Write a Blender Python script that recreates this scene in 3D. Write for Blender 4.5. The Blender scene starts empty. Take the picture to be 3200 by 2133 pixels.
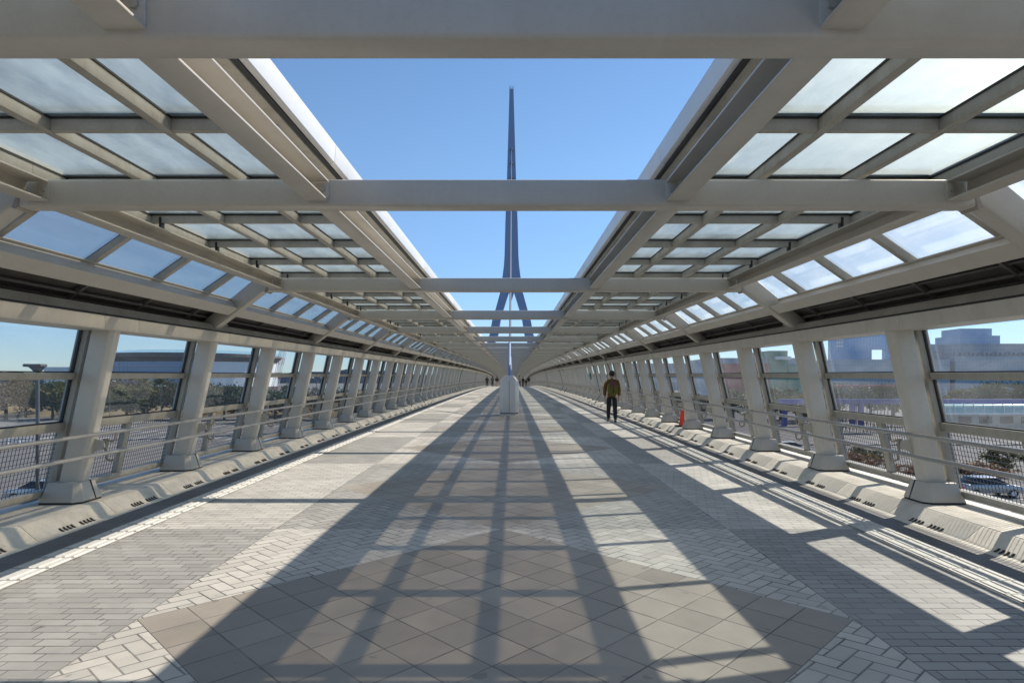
import bpy, bmesh, math, random
from mathutils import Vector, Matrix, Euler
R = math.radians
random.seed(7)
S = bpy.context.scene
C = S.collection

# ------------------------------------------------------------------ profile of the cambered deck
SL, CU = 0.0094, 3.4e-7
def zd(y): return SL*y - CU*y*y*abs(y)
def sl(y): return SL - 3*CU*y*abs(y)
EYE, CX = 1.466, 0.10

# ------------------------------------------------------------------ camera, sky, sun, exposure
cam = bpy.data.cameras.new('camera'); co = bpy.data.objects.new('camera', cam); C.objects.link(co)
co.location = (CX, 0, EYE); co.rotation_euler = (R(90), 0, 0)
cam.sensor_width = 36; cam.lens = 24; cam.shift_y = (1190-1066.5)/3200; cam.clip_end = 8000; cam.clip_start = .05
S.camera = co
SUN = Vector((0.90, 0.60, 1.0)).normalized()
w = bpy.data.worlds.new('World'); S.world = w; w.use_nodes = True
nt = w.node_tree; bg = nt.nodes['Background']
sky = nt.nodes.new('ShaderNodeTexSky'); sky.sky_type = 'NISHITA'; sky.sun_disc = False
sky.sun_elevation = math.asin(SUN.z); sky.sun_rotation = math.atan2(SUN.x, SUN.y)
sky.air_density = 1.0; sky.dust_density = 0.0; sky.ozone_density = 2.0; sky.altitude = 0
tn = nt.nodes.new('ShaderNodeMix'); tn.data_type = 'RGBA'; tn.blend_type = 'MULTIPLY'; tn.inputs[0].default_value = 1
tc = nt.nodes.new('ShaderNodeTexCoord'); sx = nt.nodes.new('ShaderNodeSeparateXYZ'); nt.links.new(tc.outputs['Generated'], sx.inputs[0])
cr = nt.nodes.new('ShaderNodeValToRGB'); nt.links.new(sx.outputs[2], cr.inputs[0])
cr.color_ramp.elements[0].color = (.55, .71, 1.02, 1); cr.color_ramp.elements[1].color = (.86, 1.0, 1.10, 1); cr.color_ramp.elements[1].position = .30
nt.links.new(cr.outputs[0], tn.inputs[7]); nt.links.new(sky.outputs[0], tn.inputs[6])
nt.links.new(tn.outputs[2], bg.inputs[0]); bg.inputs[1].default_value = 0.108
sun = bpy.data.lights.new('sun', 'SUN'); sun.energy = 5.0; sun.angle = R(.53); sun.color = (1, .92, .80)
so = bpy.data.objects.new('sun', sun); C.objects.link(so)
so.rotation_euler = (-SUN).to_track_quat('-Z', 'Y').to_euler(); so.location = (30, 20, 40)
S.view_settings.view_transform = 'Standard'; S.view_settings.look = 'None'
S.view_settings.exposure = 0.38; S.view_settings.gamma = 1
S.render.resolution_x = 1024; S.render.resolution_y = 682
S.cycles.transparent_max_bounces = 24; S.cycles.max_bounces = 8; S.cycles.diffuse_bounces = 5

# ------------------------------------------------------------------ materials
class NT:
    def __init__(s, name):
        s.mat = bpy.data.materials.new(name); s.mat.use_nodes = True
        s.t = s.mat.node_tree; s.t.nodes.clear()
        s.out = s.n('ShaderNodeOutputMaterial')
    def n(s, t, **k):
        o = s.t.nodes.new(t)
        for a, b in k.items(): setattr(o, a, b)
        return o
    def put(s, sock, v):
        if hasattr(v, 'is_output'): s.t.links.new(v, sock)
        else:
            if isinstance(v, tuple) and len(v) == 3 and sock.type == 'RGBA': v = v+(1,)
            sock.default_value = v
    def m(s, op, a, b=None, c=None):
        o = s.n('ShaderNodeMath', operation=op); s.put(o.inputs[0], a)
        if b is not None: s.put(o.inputs[1], b)
        if c is not None: s.put(o.inputs[2], c)
        return o.outputs[0]
    def mix(s, f, a, b):
        o = s.n('ShaderNodeMix', data_type='RGBA'); s.put(o.inputs[0], f); s.put(o.inputs[6], a); s.put(o.inputs[7], b)
        return o.outputs[2]
    def mul(s, a, b):
        o = s.n('ShaderNodeMix', data_type='RGBA', blend_type='MULTIPLY'); o.inputs[0].default_value = 1
        s.put(o.inputs[6], a); s.put(o.inputs[7], b); return o.outputs[2]
    def coord(s, k='Object'): return s.n('ShaderNodeTexCoord').outputs[k]
    def noise(s, vec, scale, det=3, rough=.5):
        o = s.n('ShaderNodeTexNoise'); s.put(o.inputs['Vector'], vec); o.inputs['Scale'].default_value = scale
        o.inputs['Detail'].default_value = det; o.inputs['Roughness'].default_value = rough
        return o.outputs[0]
    def ramp(s, f, a, b):
        o = s.n('ShaderNodeMapRange'); s.put(o.inputs[0], f); o.inputs[1].default_value = a; o.inputs[2].default_value = b
        return o.outputs[0]
    def scalev(s, vec, v):
        o = s.n('ShaderNodeVectorMath', operation='MULTIPLY'); s.put(o.inputs[0], vec); o.inputs[1].default_value = v
        return o.outputs[0]
    def bsdf(s, col, rough=.5, metal=0, bump=None, bs=.3, bd=.01, **k):
        b = s.n('ShaderNodeBsdfPrincipled'); s.put(b.inputs['Base Color'], col); s.put(b.inputs['Roughness'], rough)
        b.inputs['Metallic'].default_value = metal
        for a, v in k.items(): s.put(b.inputs[a.replace('_', ' ')], v)
        if bump is not None:
            n = s.n('ShaderNodeBump'); n.inputs['Strength'].default_value = bs; n.inputs['Distance'].default_value = bd
            s.put(n.inputs['Height'], bump); s.t.links.new(n.outputs[0], b.inputs['Normal'])
        return b.outputs[0]
    def done(s, sh): s.t.links.new(sh, s.out.inputs[0]); return s.mat

def paint(name, col, rough=.45, dirt=.18, sc=3, dcol=None, grain=.0, metal=0):
    n = NT(name); v = n.coord()
    d = n.noise(n.scalev(v, (1, 1, .35)), sc, 5, .65)
    f = n.m('MULTIPLY', n.ramp(d, .42, .78), dirt*2)
    dc = dcol or tuple(c*.62*t for c, t in zip(col, (1, .93, .8)))
    c = n.mix(f, col, dc)
    f2 = n.m('MULTIPLY', n.ramp(n.noise(v, sc*14, 3, .6), .5, .75), dirt)
    c = n.mix(f2, c, tuple(x*.8 for x in dc))
    r = n.m('ADD', n.m('MULTIPLY', d, .25), rough-.12)
    return n.done(n.bsdf(c, r, metal, bump=n.noise(v, 40, 2), bs=.06, bd=.004))

M = {}
M['steel'] = paint('steel_paint', (.52, .488, .43), .36, .13)
M['steel_side'] = paint('column_paint', (.62, .585, .52), .40, .12, 2)
M['alu'] = paint('weathered_frame', (.42, .40, .35), .5, .35, 6)
M['fascia'] = paint('fascia_panel', (.74, .74, .74), .4, .12, 2)
M['header'] = paint('header_panel', (.56, .53, .465), .4, .3, 5, (.40, .38, .33))
M['gasket'] = paint('black_rubber', (.02, .02, .02), .6, .1)
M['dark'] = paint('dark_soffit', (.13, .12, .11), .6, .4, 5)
M['pipe'] = paint('dark_pipe', (.17, .16, .15), .45, .3, 5)
M['trough'] = paint('ledge_paint', (.40, .38, .34), .6, .4, 3)
M['conc'] = paint('kerb_concrete', (.72, .675, .58), .75, .34, 4, (.36, .34, .29))
M['slot'] = paint('drain_slot_black', (.03, .028, .026), .9, .0)
M['rail'] = paint('brushed_rail', (.42, .41, .40), .32, .25, 8, metal=.7)
M['bracket'] = paint('bracket_bronze', (.33, .29, .24), .45, .3, 8)
M['mesh'] = paint('wire_mesh', (.10, .10, .105), .5, .2, 8)
M['edge'] = paint('edge_girder_paint', (.50, .50, .60), .5, .2, 1)
M['mastblue'] = paint('mast_blue', (.20, .28, .45), .5, .08, .1)
M['cablew'] = paint('cable_sleeve', (.13, .135, .15), .4, .05, .3)
M['pillar'] = paint('pillar_panel', (.72, .72, .70), .32, .08, 2)
M['orange_jacket'] = paint('jacket_ochre', (.165, .085, .014), .85, .3, 9)
M['olive'] = paint('backpack_olive', (.12, .11, .012), .8, .3, 9)
M['maroon'] = paint('hood_lining', (.14, .05, .07), .9, .2, 9)
M['black'] = paint('black_cloth', (.02, .02, .022), .85, .2, 9)
M['navy'] = paint('dark_denim', (.03, .04, .07), .85, .2, 9)
M['pink'] = paint('pale_pink_cloth', (.55, .35, .36), .85, .1, 9)
M['beige'] = paint('beige_cloth', (.42, .38, .30), .85, .1, 9)
M['greyc'] = paint('grey_cloth', (.14, .14, .15), .85, .1, 9)
M['skin'] = paint('skin', (.50, .29, .19), .55, .05, 9)
M['hair'] = paint('hair', (.015, .012, .01), .6, .1, 9)
M['white'] = paint('white_plastic', (.75, .75, .74), .5, .1, 4)
M['red'] = paint('cone_red', (.85, .055, .018), .5, .08, 6)
M['teal'] = paint('teal_tag', (.05, .17, .16), .6, .1, 6)
M['asph'] = None

def glass(name, tint, tr, rough, spec=.12, haze=.1, hcol=(.9, .9, .88)):
    n = NT(name); v = n.coord()
    t = n.n('ShaderNodeBsdfTransparent'); n.put(t.inputs[0], tint)
    r = n.n('ShaderNodeBsdfRefraction'); n.put(r.inputs[0], hcol); r.inputs['Roughness'].default_value = rough; r.inputs['IOR'].default_value = 1.5
    dirt = n.m('MULTIPLY', n.ramp(n.noise(v, 2.2, 5, .7), .3, .8), 1.0)
    a = n.n('ShaderNodeMixShader'); n.put(a.inputs[0], n.m('MULTIPLY_ADD', dirt, haze*.6, haze*.7))
    n.t.links.new(t.outputs[0], a.inputs[1]); n.t.links.new(r.outputs[0], a.inputs[2])
    dsh = n.n('ShaderNodeBsdfTranslucent'); n.put(dsh.inputs[0], hcol)
    d2 = n.n('ShaderNodeMixShader'); n.put(d2.inputs[0], n.m('MULTIPLY', n.m('MULTIPLY_ADD', n.ramp(n.noise(n.scalev(v, (3, .8, 1)), 1.6, 6, .7), .3, .7), 1.2, .45), tr))
    n.t.links.new(a.outputs[0], d2.inputs[1]); n.t.links.new(dsh.outputs[0], d2.inputs[2])
    g = n.n('ShaderNodeBsdfGlossy'); g.inputs['Roughness'].default_value = .02
    f = n.n('ShaderNodeFresnel'); f.inputs['IOR'].default_value = 1.35
    b = n.n('ShaderNodeMixShader'); n.put(b.inputs[0], n.m('MULTIPLY', f.outputs[0], spec))
    n.t.links.new(d2.outputs[0], b.inputs[1]); n.t.links.new(g.outputs[0], b.inputs[2])
    return n.done(b.outputs[0])
M['roofglass'] = glass('frosted_roof_glass', (.965, .925, .86), .18, .85, .5, .27, (.84, .97, 1.0))
M['winglass'] = glass('clear_window_glass', (.965, .98, .985), .030, .3, .11, .0)
M['slopeglass'] = glass('sloped_roof_glass', (.95, .975, .975), .10, .7, .5, .05, (.97, .97, .96))

# --- paving
def paving():
    n = NT('deck_paving'); v = n.coord(); sep = n.n('ShaderNodeSeparateXYZ'); n.put(sep.inputs[0], v)
    x, y = sep.outputs[0], sep.outputs[1]
    ax = n.m('ABSOLUTE', x)
    yy = n.m('SUBTRACT', y, 1.69)
    W2 = 2.15
    t = n.m('FLOORED_MODULO', yy, 4.8)
    tri = n.m('DIVIDE', n.m('ABSOLUTE', n.m('SUBTRACT', t, 2.4)), 2.4)
    dia = n.m('LESS_THAN', n.m('ADD', n.m('DIVIDE', ax, W2), tri), 1.0)
    side = n.m('GREATER_THAN', ax, W2)
    edge = n.m('GREATER_THAN', ax, 3.70)
    band = n.m('FLOORED_MODULO', n.m('FLOOR', n.m('DIVIDE', yy, 4.8)), 2)
    def line(u, cell, jw):     # 1 on joint: u in cells
        f = n.m('FRACT', u); d = n.m('MINIMUM', f, n.m('SUBTRACT', 1.0, f))
        d = n.m('MULTIPLY', d, cell)
        o = n.n('ShaderNodeMapRange'); o.interpolation_type = 'SMOOTHSTEP'
        n.put(o.inputs[0], d); o.inputs[1].default_value = jw*.35; o.inputs[2].default_value = jw*.75
        o.inputs[3].default_value = 1; o.inputs[4].default_value = 0
        return o.outputs[0]
    # big tiles
    a = n.m('DIVIDE', x, W2*2); b = n.m('DIVIDE', yy, 4.8)
    u = n.m('MULTIPLY', n.m('ADD', a, b), 11); vv = n.m('MULTIPLY', n.m('SUBTRACT', a, b), 11)
    jd = n.m('MAXIMUM', line(u, .29, .009), line(vv, .29, .009))
    def idn(i, j, k=0):
        cv = n.n('ShaderNodeCombineXYZ'); n.put(cv.inputs[0], i); n.put(cv.inputs[1], j); cv.inputs[2].default_value = k
        wn = n.n('ShaderNodeTexWhiteNoise'); n.put(wn.inputs[0], cv.outputs[0]); return wn.outputs[0]
    rd = idn(n.m('FLOOR', u), n.m('FLOOR', vv))
    # running bond
    yb = n.m('DIVIDE', yy, .1); j = n.m('FLOOR', yb)
    xb = n.m('ADD', n.m('DIVIDE', x, .2), n.m('MULTIPLY', n.m('FLOORED_MODULO', j, 8), .37))
    jb = n.m('MAXIMUM', line(yb, .1, .009), line(xb, .2, .007))
    rb = idn(n.m('FLOOR', xb), j, 3)
    # edge slabs
    ye = n.m('DIVIDE', yy, .3)
    je = n.m('MAXIMUM', line(ye, .3, .010), 0.0)
    re = idn(n.m('FLOOR', ye), n.m('SIGN', x), 5)
    # herringbone
    s2 = math.sqrt(.5)/.106
    hu = n.m('MULTIPLY', n.m('ADD', x, yy), s2); hv = n.m('MULTIPLY', n.m('SUBTRACT', yy, x), s2)
    hi, hj = n.m('FLOOR', hu), n.m('FLOOR', hv)
    k = n.m('FLOORED_MODULO', n.m('SUBTRACT', hi, hj), 4)
    fu, fv = n.m('SUBTRACT', hu, hi), n.m('SUBTRACT', hv, hj)
    def isk(q): return n.m('COMPARE', k, float(q), .1)
    def near(d, off):   # d distance in cells; off=1 suppresses
        d = n.m('ADD', n.m('MULTIPLY', d, .106), off)
        o = n.n('ShaderNodeMapRange'); o.interpolation_type = 'SMOOTHSTEP'
        n.put(o.inputs[0], d); o.inputs[1].default_value = .0035; o.inputs[2].default_value = .0075
        o.inputs[3].default_value = 1; o.inputs[4].default_value = 0
        return o.outputs[0]
    jh = n.m('MAXIMUM', n.m('MAXIMUM', near(fu, isk(1)), near(n.m('SUBTRACT', 1.0, fu), isk(0))),
             n.m('MAXIMUM', near(fv, isk(2)), near(n.m('SUBTRACT', 1.0, fv), isk(3))))
    rh = idn(n.m('SUBTRACT', hi, isk(1)), n.m('SUBTRACT', hj, isk(2)), 9)
    def sel(f, a, b): # f?b:a floats
        return n.m('ADD', n.m('MULTIPLY', f, b), n.m('MULTIPLY', n.m('SUBTRACT', 1.0, f), a))
    J = sel(side, sel(dia, jh, jd), sel(edge, jb, je))
    Q = sel(side, sel(dia, rh, rd), sel(edge, rb, re))
    lightc, greyc = (.465, .44, .395), (.305, .293, .268)
    bond = n.mix(band, greyc, lightc)
    herr = n.mix(band, (.47, .44, .39), (.33, .315, .285))
    diac = (.29, .255, .212)
    col = n.mix(side, n.mix(dia, herr, diac), n.mix(edge, bond, (.12, .12, .118)))  # dark edge slabs; the roof channel's shade is also put into their colour
    # zone seams
    sm = n.m('ABSOLUTE', n.m('SUBTRACT', ax, W2)); seam = n.m('LESS_THAN', sm, .004)
    J = n.m('MAXIMUM', J, seam)
    tone = n.m('MULTIPLY_ADD', Q, .24, .88)
    fine = n.noise(v, 260, 2, .7); mid = n.noise(v, 9, 4, .65); big = n.noise(v, .9, 5, .6)
    tone = n.m('MULTIPLY', tone, n.m('MULTIPLY_ADD', fine, .36, .82))
    tone = n.m('MULTIPLY', tone, n.m('MULTIPLY_ADD', mid, .22, .89))
    tone = n.m('MULTIPLY', tone, n.m('MULTIPLY_ADD', n.ramp(big, .45, .75), -.22, 1.03))
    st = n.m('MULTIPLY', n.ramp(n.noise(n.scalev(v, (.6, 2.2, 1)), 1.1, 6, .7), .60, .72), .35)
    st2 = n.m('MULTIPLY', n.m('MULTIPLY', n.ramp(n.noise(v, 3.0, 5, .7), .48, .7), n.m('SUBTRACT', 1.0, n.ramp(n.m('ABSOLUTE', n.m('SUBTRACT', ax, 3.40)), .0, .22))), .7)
    cc = n.n('ShaderNodeCombineColor')
    for q in range(3): n.put(cc.inputs[q], tone)
    col = n.mul(col, cc.outputs[0])
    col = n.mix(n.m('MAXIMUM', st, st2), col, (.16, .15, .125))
    jm = n.m('MULTIPLY_ADD', n.ramp(n.noise(v, 1.3, 4, .7), .35, .65), .75, .30)
    tilet = n.m('MULTIPLY_ADD', idn(n.m('FLOOR', u), n.m('FLOOR', vv), 4), .16, .92)
    col = n.mix(n.m('MULTIPLY', n.ramp(n.noise(v, 2.3, 6, .75), .55, .8), .28), col, (.20, .17, .135))
    spots = n.m('MULTIPLY', n.m('GREATER_THAN', n.noise(v, 9.5, 1, .3), .765), .4)
    col = n.mix(spots, col, (.09, .085, .08))
    col = n.mix(n.m('MULTIPLY', J, jm), col, (.055, .052, .05))
    h = n.m('SUBTRACT', n.m('MULTIPLY', fine, .25), J)
    rough = n.m('MULTIPLY_ADD', mid, .25, .48)
    return n.done(n.bsdf(col, rough, 0, bump=h, bs=.5, bd=.004))
M['paving'] = paving()
M['tact'] = paint('tactile_tile', (.58, .56, .51), .6, .28, 7, (.34, .32, .27))

# ------------------------------------------------------------------ mesh builder
class MB:
    def __init__(s): s.v = []; s.f = []
    def add(s, vs, fs):
        o = len(s.v); s.v += [tuple(p) for p in vs]; s.f += [tuple(i+o for i in f) for f in fs]; return s
    def box(s, a, b, rot=None, c=None):
        (x0, y0, z0), (x1, y1, z1) = a, b
        vs = [Vector(p) for p in ((x0,y0,z0),(x1,y0,z0),(x1,y1,z0),(x0,y1,z0),(x0,y0,z1),(x1,y0,z1),(x1,y1,z1),(x0,y1,z1))]
        if rot is not None:
            c = Vector(c) if c is not None else sum(vs, Vector())/8
            vs = [c+rot@(p-c) for p in vs]
        return s.add(vs, [(3,2,1,0),(4,5,6,7),(0,1,5,4),(1,2,6,5),(2,3,7,6),(3,0,4,7)])
    def prism(s, prof, y0, y1):   # prof in (x,z) counter-clockwise seen from -y, extruded along y
        n = len(prof); vs = [(x, y0, z) for x, z in prof]+[(x, y1, z) for x, z in prof]
        fs = [tuple(range(n)), tuple(range(2*n-1, n-1, -1))]+[(i, i+n, (i+1) % n+n, (i+1) % n) for i in range(n)]
        return s.add(vs, fs)
    def cyl(s, p, q, r, r2=None, n=12, cap=True):
        p, q = Vector(p), Vector(q); r2 = r if r2 is None else r2
        d = (q-p).normalized(); a = d.orthogonal().normalized(); b = d.cross(a)
        vs = [p+(a*math.cos(2*math.pi*i/n)+b*math.sin(2*math.pi*i/n))*r for i in range(n)]
        vs += [q+(a*math.cos(2*math.pi*i/n)+b*math.sin(2*math.pi*i/n))*r2 for i in range(n)]
        fs = [(i, (i+1) % n, (i+1) % n+n, i+n) for i in range(n)]
        if cap: fs += [tuple(range(n-1, -1, -1)), tuple(range(n, 2*n))]
        return s.add(vs, fs)
    def tube(s, pts, r, n=8):
        pts = [Vector(p) for p in pts]; rs = r if isinstance(r, list) else [r]*len(pts); vs = []
        d0 = (pts[1]-pts[0]).normalized(); a = d0.orthogonal().normalized()
        for i, p in enumerate(pts):
            d = (pts[min(i+1, len(pts)-1)]-pts[max(i-1, 0)]).normalized()
            a = (a-d*a.dot(d)).normalized(); b = d.cross(a)
            vs += [p+(a*math.cos(2*math.pi*k/n)+b*math.sin(2*math.pi*k/n))*rs[i] for k in range(n)]
        m = len(pts); fs = [(i*n+k, i*n+(k+1) % n, (i+1)*n+(k+1) % n, (i+1)*n+k) for i in range(m-1) for k in range(n)]
        fs += [tuple(range(n-1, -1, -1)), tuple(range((m-1)*n, m*n))]
        return s.add(vs, fs)
    def hull(s, bot, top):        # two rings of equal count
        n = len(bot)
        return s.add(list(bot)+list(top), [tuple(range(n-1, -1, -1)), tuple(range(n, 2*n))]+[(i, (i+1) % n, (i+1) % n+n, i+n) for i in range(n)])
    def mesh(s, name, mat, bevel=0, seg=2, smooth=False):
        me = bpy.data.meshes.new(name); me.from_pydata(s.v, [], s.f)
        bm = bmesh.new(); bm.from_mesh(me)
        bmesh.ops.recalc_face_normals(bm, faces=bm.faces)
        if bevel:
            es = [e for e in bm.edges if len(e.link_faces) == 2 and e.calc_face_angle() > R(28)]
            bmesh.ops.bevel(bm, geom=es, offset=bevel, segments=seg, profile=.5, affect='EDGES', clamp_overlap=True)
        bm.to_mesh(me); bm.free()
        if smooth or bevel:
            for p in me.polygons: p.use_smooth = True
            me.set_sharp_from_angle(angle=R(35))
        if mat: me.materials.append(M[mat] if isinstance(mat, str) else mat)
        return me
    def build(s, name, mat, parent=None, **k):
        o = bpy.data.objects.new(name, s.mesh(name, mat, **k)); C.objects.link(o)
        if parent: o.parent = parent
        return o
def objm(name, me, parent=None):
    o = bpy.data.objects.new(name, me); C.objects.link(o)
    if parent: o.parent = parent
    return o
def tag(o, label=None, cat=None, group=None, kind=None):
    for a, b in (('label', label), ('category', cat), ('group', group), ('kind', kind)):
        if b: o[a] = b
    return o
def empty(name, loc=(0, 0, 0), rot=(0, 0, 0)):
    o = bpy.data.objects.new(name, None); o.location = loc; o.rotation_euler = rot; o.empty_display_size = .2; C.objects.link(o); return o
def at_deck(name, y, x=0, z=0): return empty(name, (x, y, zd(y)+z), (math.atan(sl(y)), 0, 0))
KIDS = {}
def copy_tree(o, parent=None):
    c = o.copy(); C.objects.link(c)
    if parent: c.parent = parent
    for ch in o.children: copy_tree(ch, c)
    return c
_o = ['first','second','third','fourth','fifth','sixth','seventh','eighth','ninth','tenth','eleventh','twelfth','thirteenth','fourteenth','fifteenth','sixteenth','seventeenth','eighteenth','nineteenth']
_t = {20: 'twent', 30: 'thirt', 40: 'fort', 50: 'fift'}
def nth(k):
    k += 1
    if k < 20: return _o[k-1]
    t = _t[k//10*10]
    return t+'ieth' if k % 10 == 0 else t+'y-'+_o[k % 10-1]
ORD = [nth(k) for k in range(45)]
OLD = ['nearest', 'second', 'third', 'fourth', 'fifth', 'sixth', 'seventh', 'eighth', 'ninth', 'tenth', 'eleventh', 'twelfth', 'thirteenth', 'fourteenth']
SIDE = {-1: 'left', 1: 'right'}
NB = 52   # bays of 4.8 m

# ------------------------------------------------------------------ deck and ground
ys = [-10+2*i for i in range(138)]
def strip(name, xs, mat, lift=0):
    mb = MB(); n = len(xs)
    vs = [(x, y, zd(y)+lift) for y in ys for x in xs]
    mb.add(vs, [(i*n+j, i*n+j+1, (i+1)*n+j+1, (i+1)*n+j) for i in range(len(ys)-1) for j in range(n-1)])
    return mb.build(name, mat)
dk = strip('walkway_paving', [-4.1, -3.7, -2.15, 0, 2.15, 3.7, 4.1], 'paving'); tag(dk, kind='structure')
# bridge body under the deck
mb = MB()
for i in range(len(ys)-1):
    y0, y1 = ys[i], ys[i+1]; a, b = zd(y0), zd(y1)
    mb.add([(-5.3, y0, a-.10), (5.3, y0, a-.10), (3.6, y0, a-1.7), (-3.6, y0, a-1.7), (-5.3, y1, b-.10), (5.3, y1, b-.10), (3.6, y1, b-1.7), (-3.6, y1, b-1.7)],
           [(0, 1, 5, 4), (1, 2, 6, 5), (2, 3, 7, 6), (3, 0, 4, 7)])
tag(mb.build('bridge_deck', 'edge'), kind='structure')

def ground_mat():
    n = NT('ground_asphalt'); v = n.coord()
    a = n.noise(v, .03, 5, .6); b = n.noise(v, 1.5, 4, .7)
    c = n.mix(n.ramp(a, .45, .6), (.12, .12, .12), (.16, .155, .145))
    c = n.mix(n.m('MULTIPLY', b, .4), c, (.08, .08, .08))
    return n.done(n.bsdf(c, .9))
GZ = -7.0
M['ground'] = ground_mat()
g = MB().add([(-4000, -500, GZ), (4000, -500, GZ), (4000, 6000, GZ), (-4000, 6000, GZ)], [(0, 1, 2, 3)]).build('ground', 'ground'); tag(g, kind='structure')

# ------------------------------------------------------------------ roof frames (cross beam + two struts)
def frame_proto():
    r = empty('roof_frame')
    zb, zt, hw = 2.626, 2.812, .085
    MB().box((-3.26, -hw, zb), (3.26, hw, zt)).build('cross_beam', 'steel', r, bevel=.022, seg=3)
    for s in (-1, 1):
        prof = [(3.23, zt-.002), (3.23, zb+.002), (3.36, zb-.004), (4.06, 2.09), (4.20, 2.02), (4.27, 2.16), (3.50, zt-.02), (3.36, zt-.002)]
        prof = [(s*x, z) for x, z in prof]
        st = MB().prism(prof, -hw+.004, hw-.004).build('strut', 'steel', r, bevel=.022, seg=3)
        # seam plate at the knee and gusset at the foot
        MB().prism([(s*x, z) for x, z in [(3.30, zb-.006), (3.315, zb-.02), (3.345, zb-.012), (3.30, zb+.1), (3.285, zb+.1)]], -hw-.004, hw+.004).build('weld_seam', 'bracket', st)
        gm = MB(); q = [(s*3.98, hw*.8, 2.24), (s*4.22, hw*.8, 2.12), (s*4.24, hw*.8, 2.06), (s*4.08, hw*.8, 2.06)]
        q2 = [(s*4.10, .52, 2.20), (s*4.22, .52, 2.14), (s*4.24, .52, 2.06), (s*4.16, .52, 2.06)]
        gm.hull(q, q2).build('foot_gusset', 'trough', st, bevel=.006)
        for X in (1.16, 3.085):
            for yf in (-1, 1):
                pm = MB().box((s*X, yf*(hw-.002), 2.668), (s*(X+.075), yf*(hw+.009), 2.795))
                pl = pm.build('connection_plate', 'steel', r, bevel=.002)
                MB().cyl((s*(X+.036), yf*(hw+.004), 2.735), (s*(X+.036), yf*(hw+.024), 2.735), .017, n=6).build('bolt', 'alu', pl)
    return r
proto = frame_proto(); fy = [2.4]+[4.8*k for k in range(-1, NB+1)]; fy.sort()
first = True; vis = [y for y in fy if y > 0]
for y in fy:
    o = proto if first else copy_tree(proto); first = False
    o.location = (0, y+(.065 if y == 2.4 else .01), zd(y)); o.rotation_euler = (math.atan(sl(y)), 0, 0)
    if y <= 0: tag(o, 'grey roof frame standing behind the viewer, beam and struts' + (' just overhead' if y == 0 else ' one bay back'), 'roof frame', 'roof frames behind the viewer')
    else:
        k = vis.index(y)
        if k == 0: l = 'nearest grey cross beam, cropped by the top of the picture, with bolted channel ends'
        elif k < 16: l = f'grey roof frame crossing the walkway, {ORD[k]} beam from the top of the picture'
        else: l = 'grey roof frame far down the walkway among closely stacked beams'
        tag(o, l, 'roof frame', 'roof frames along the covered walkway')

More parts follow.
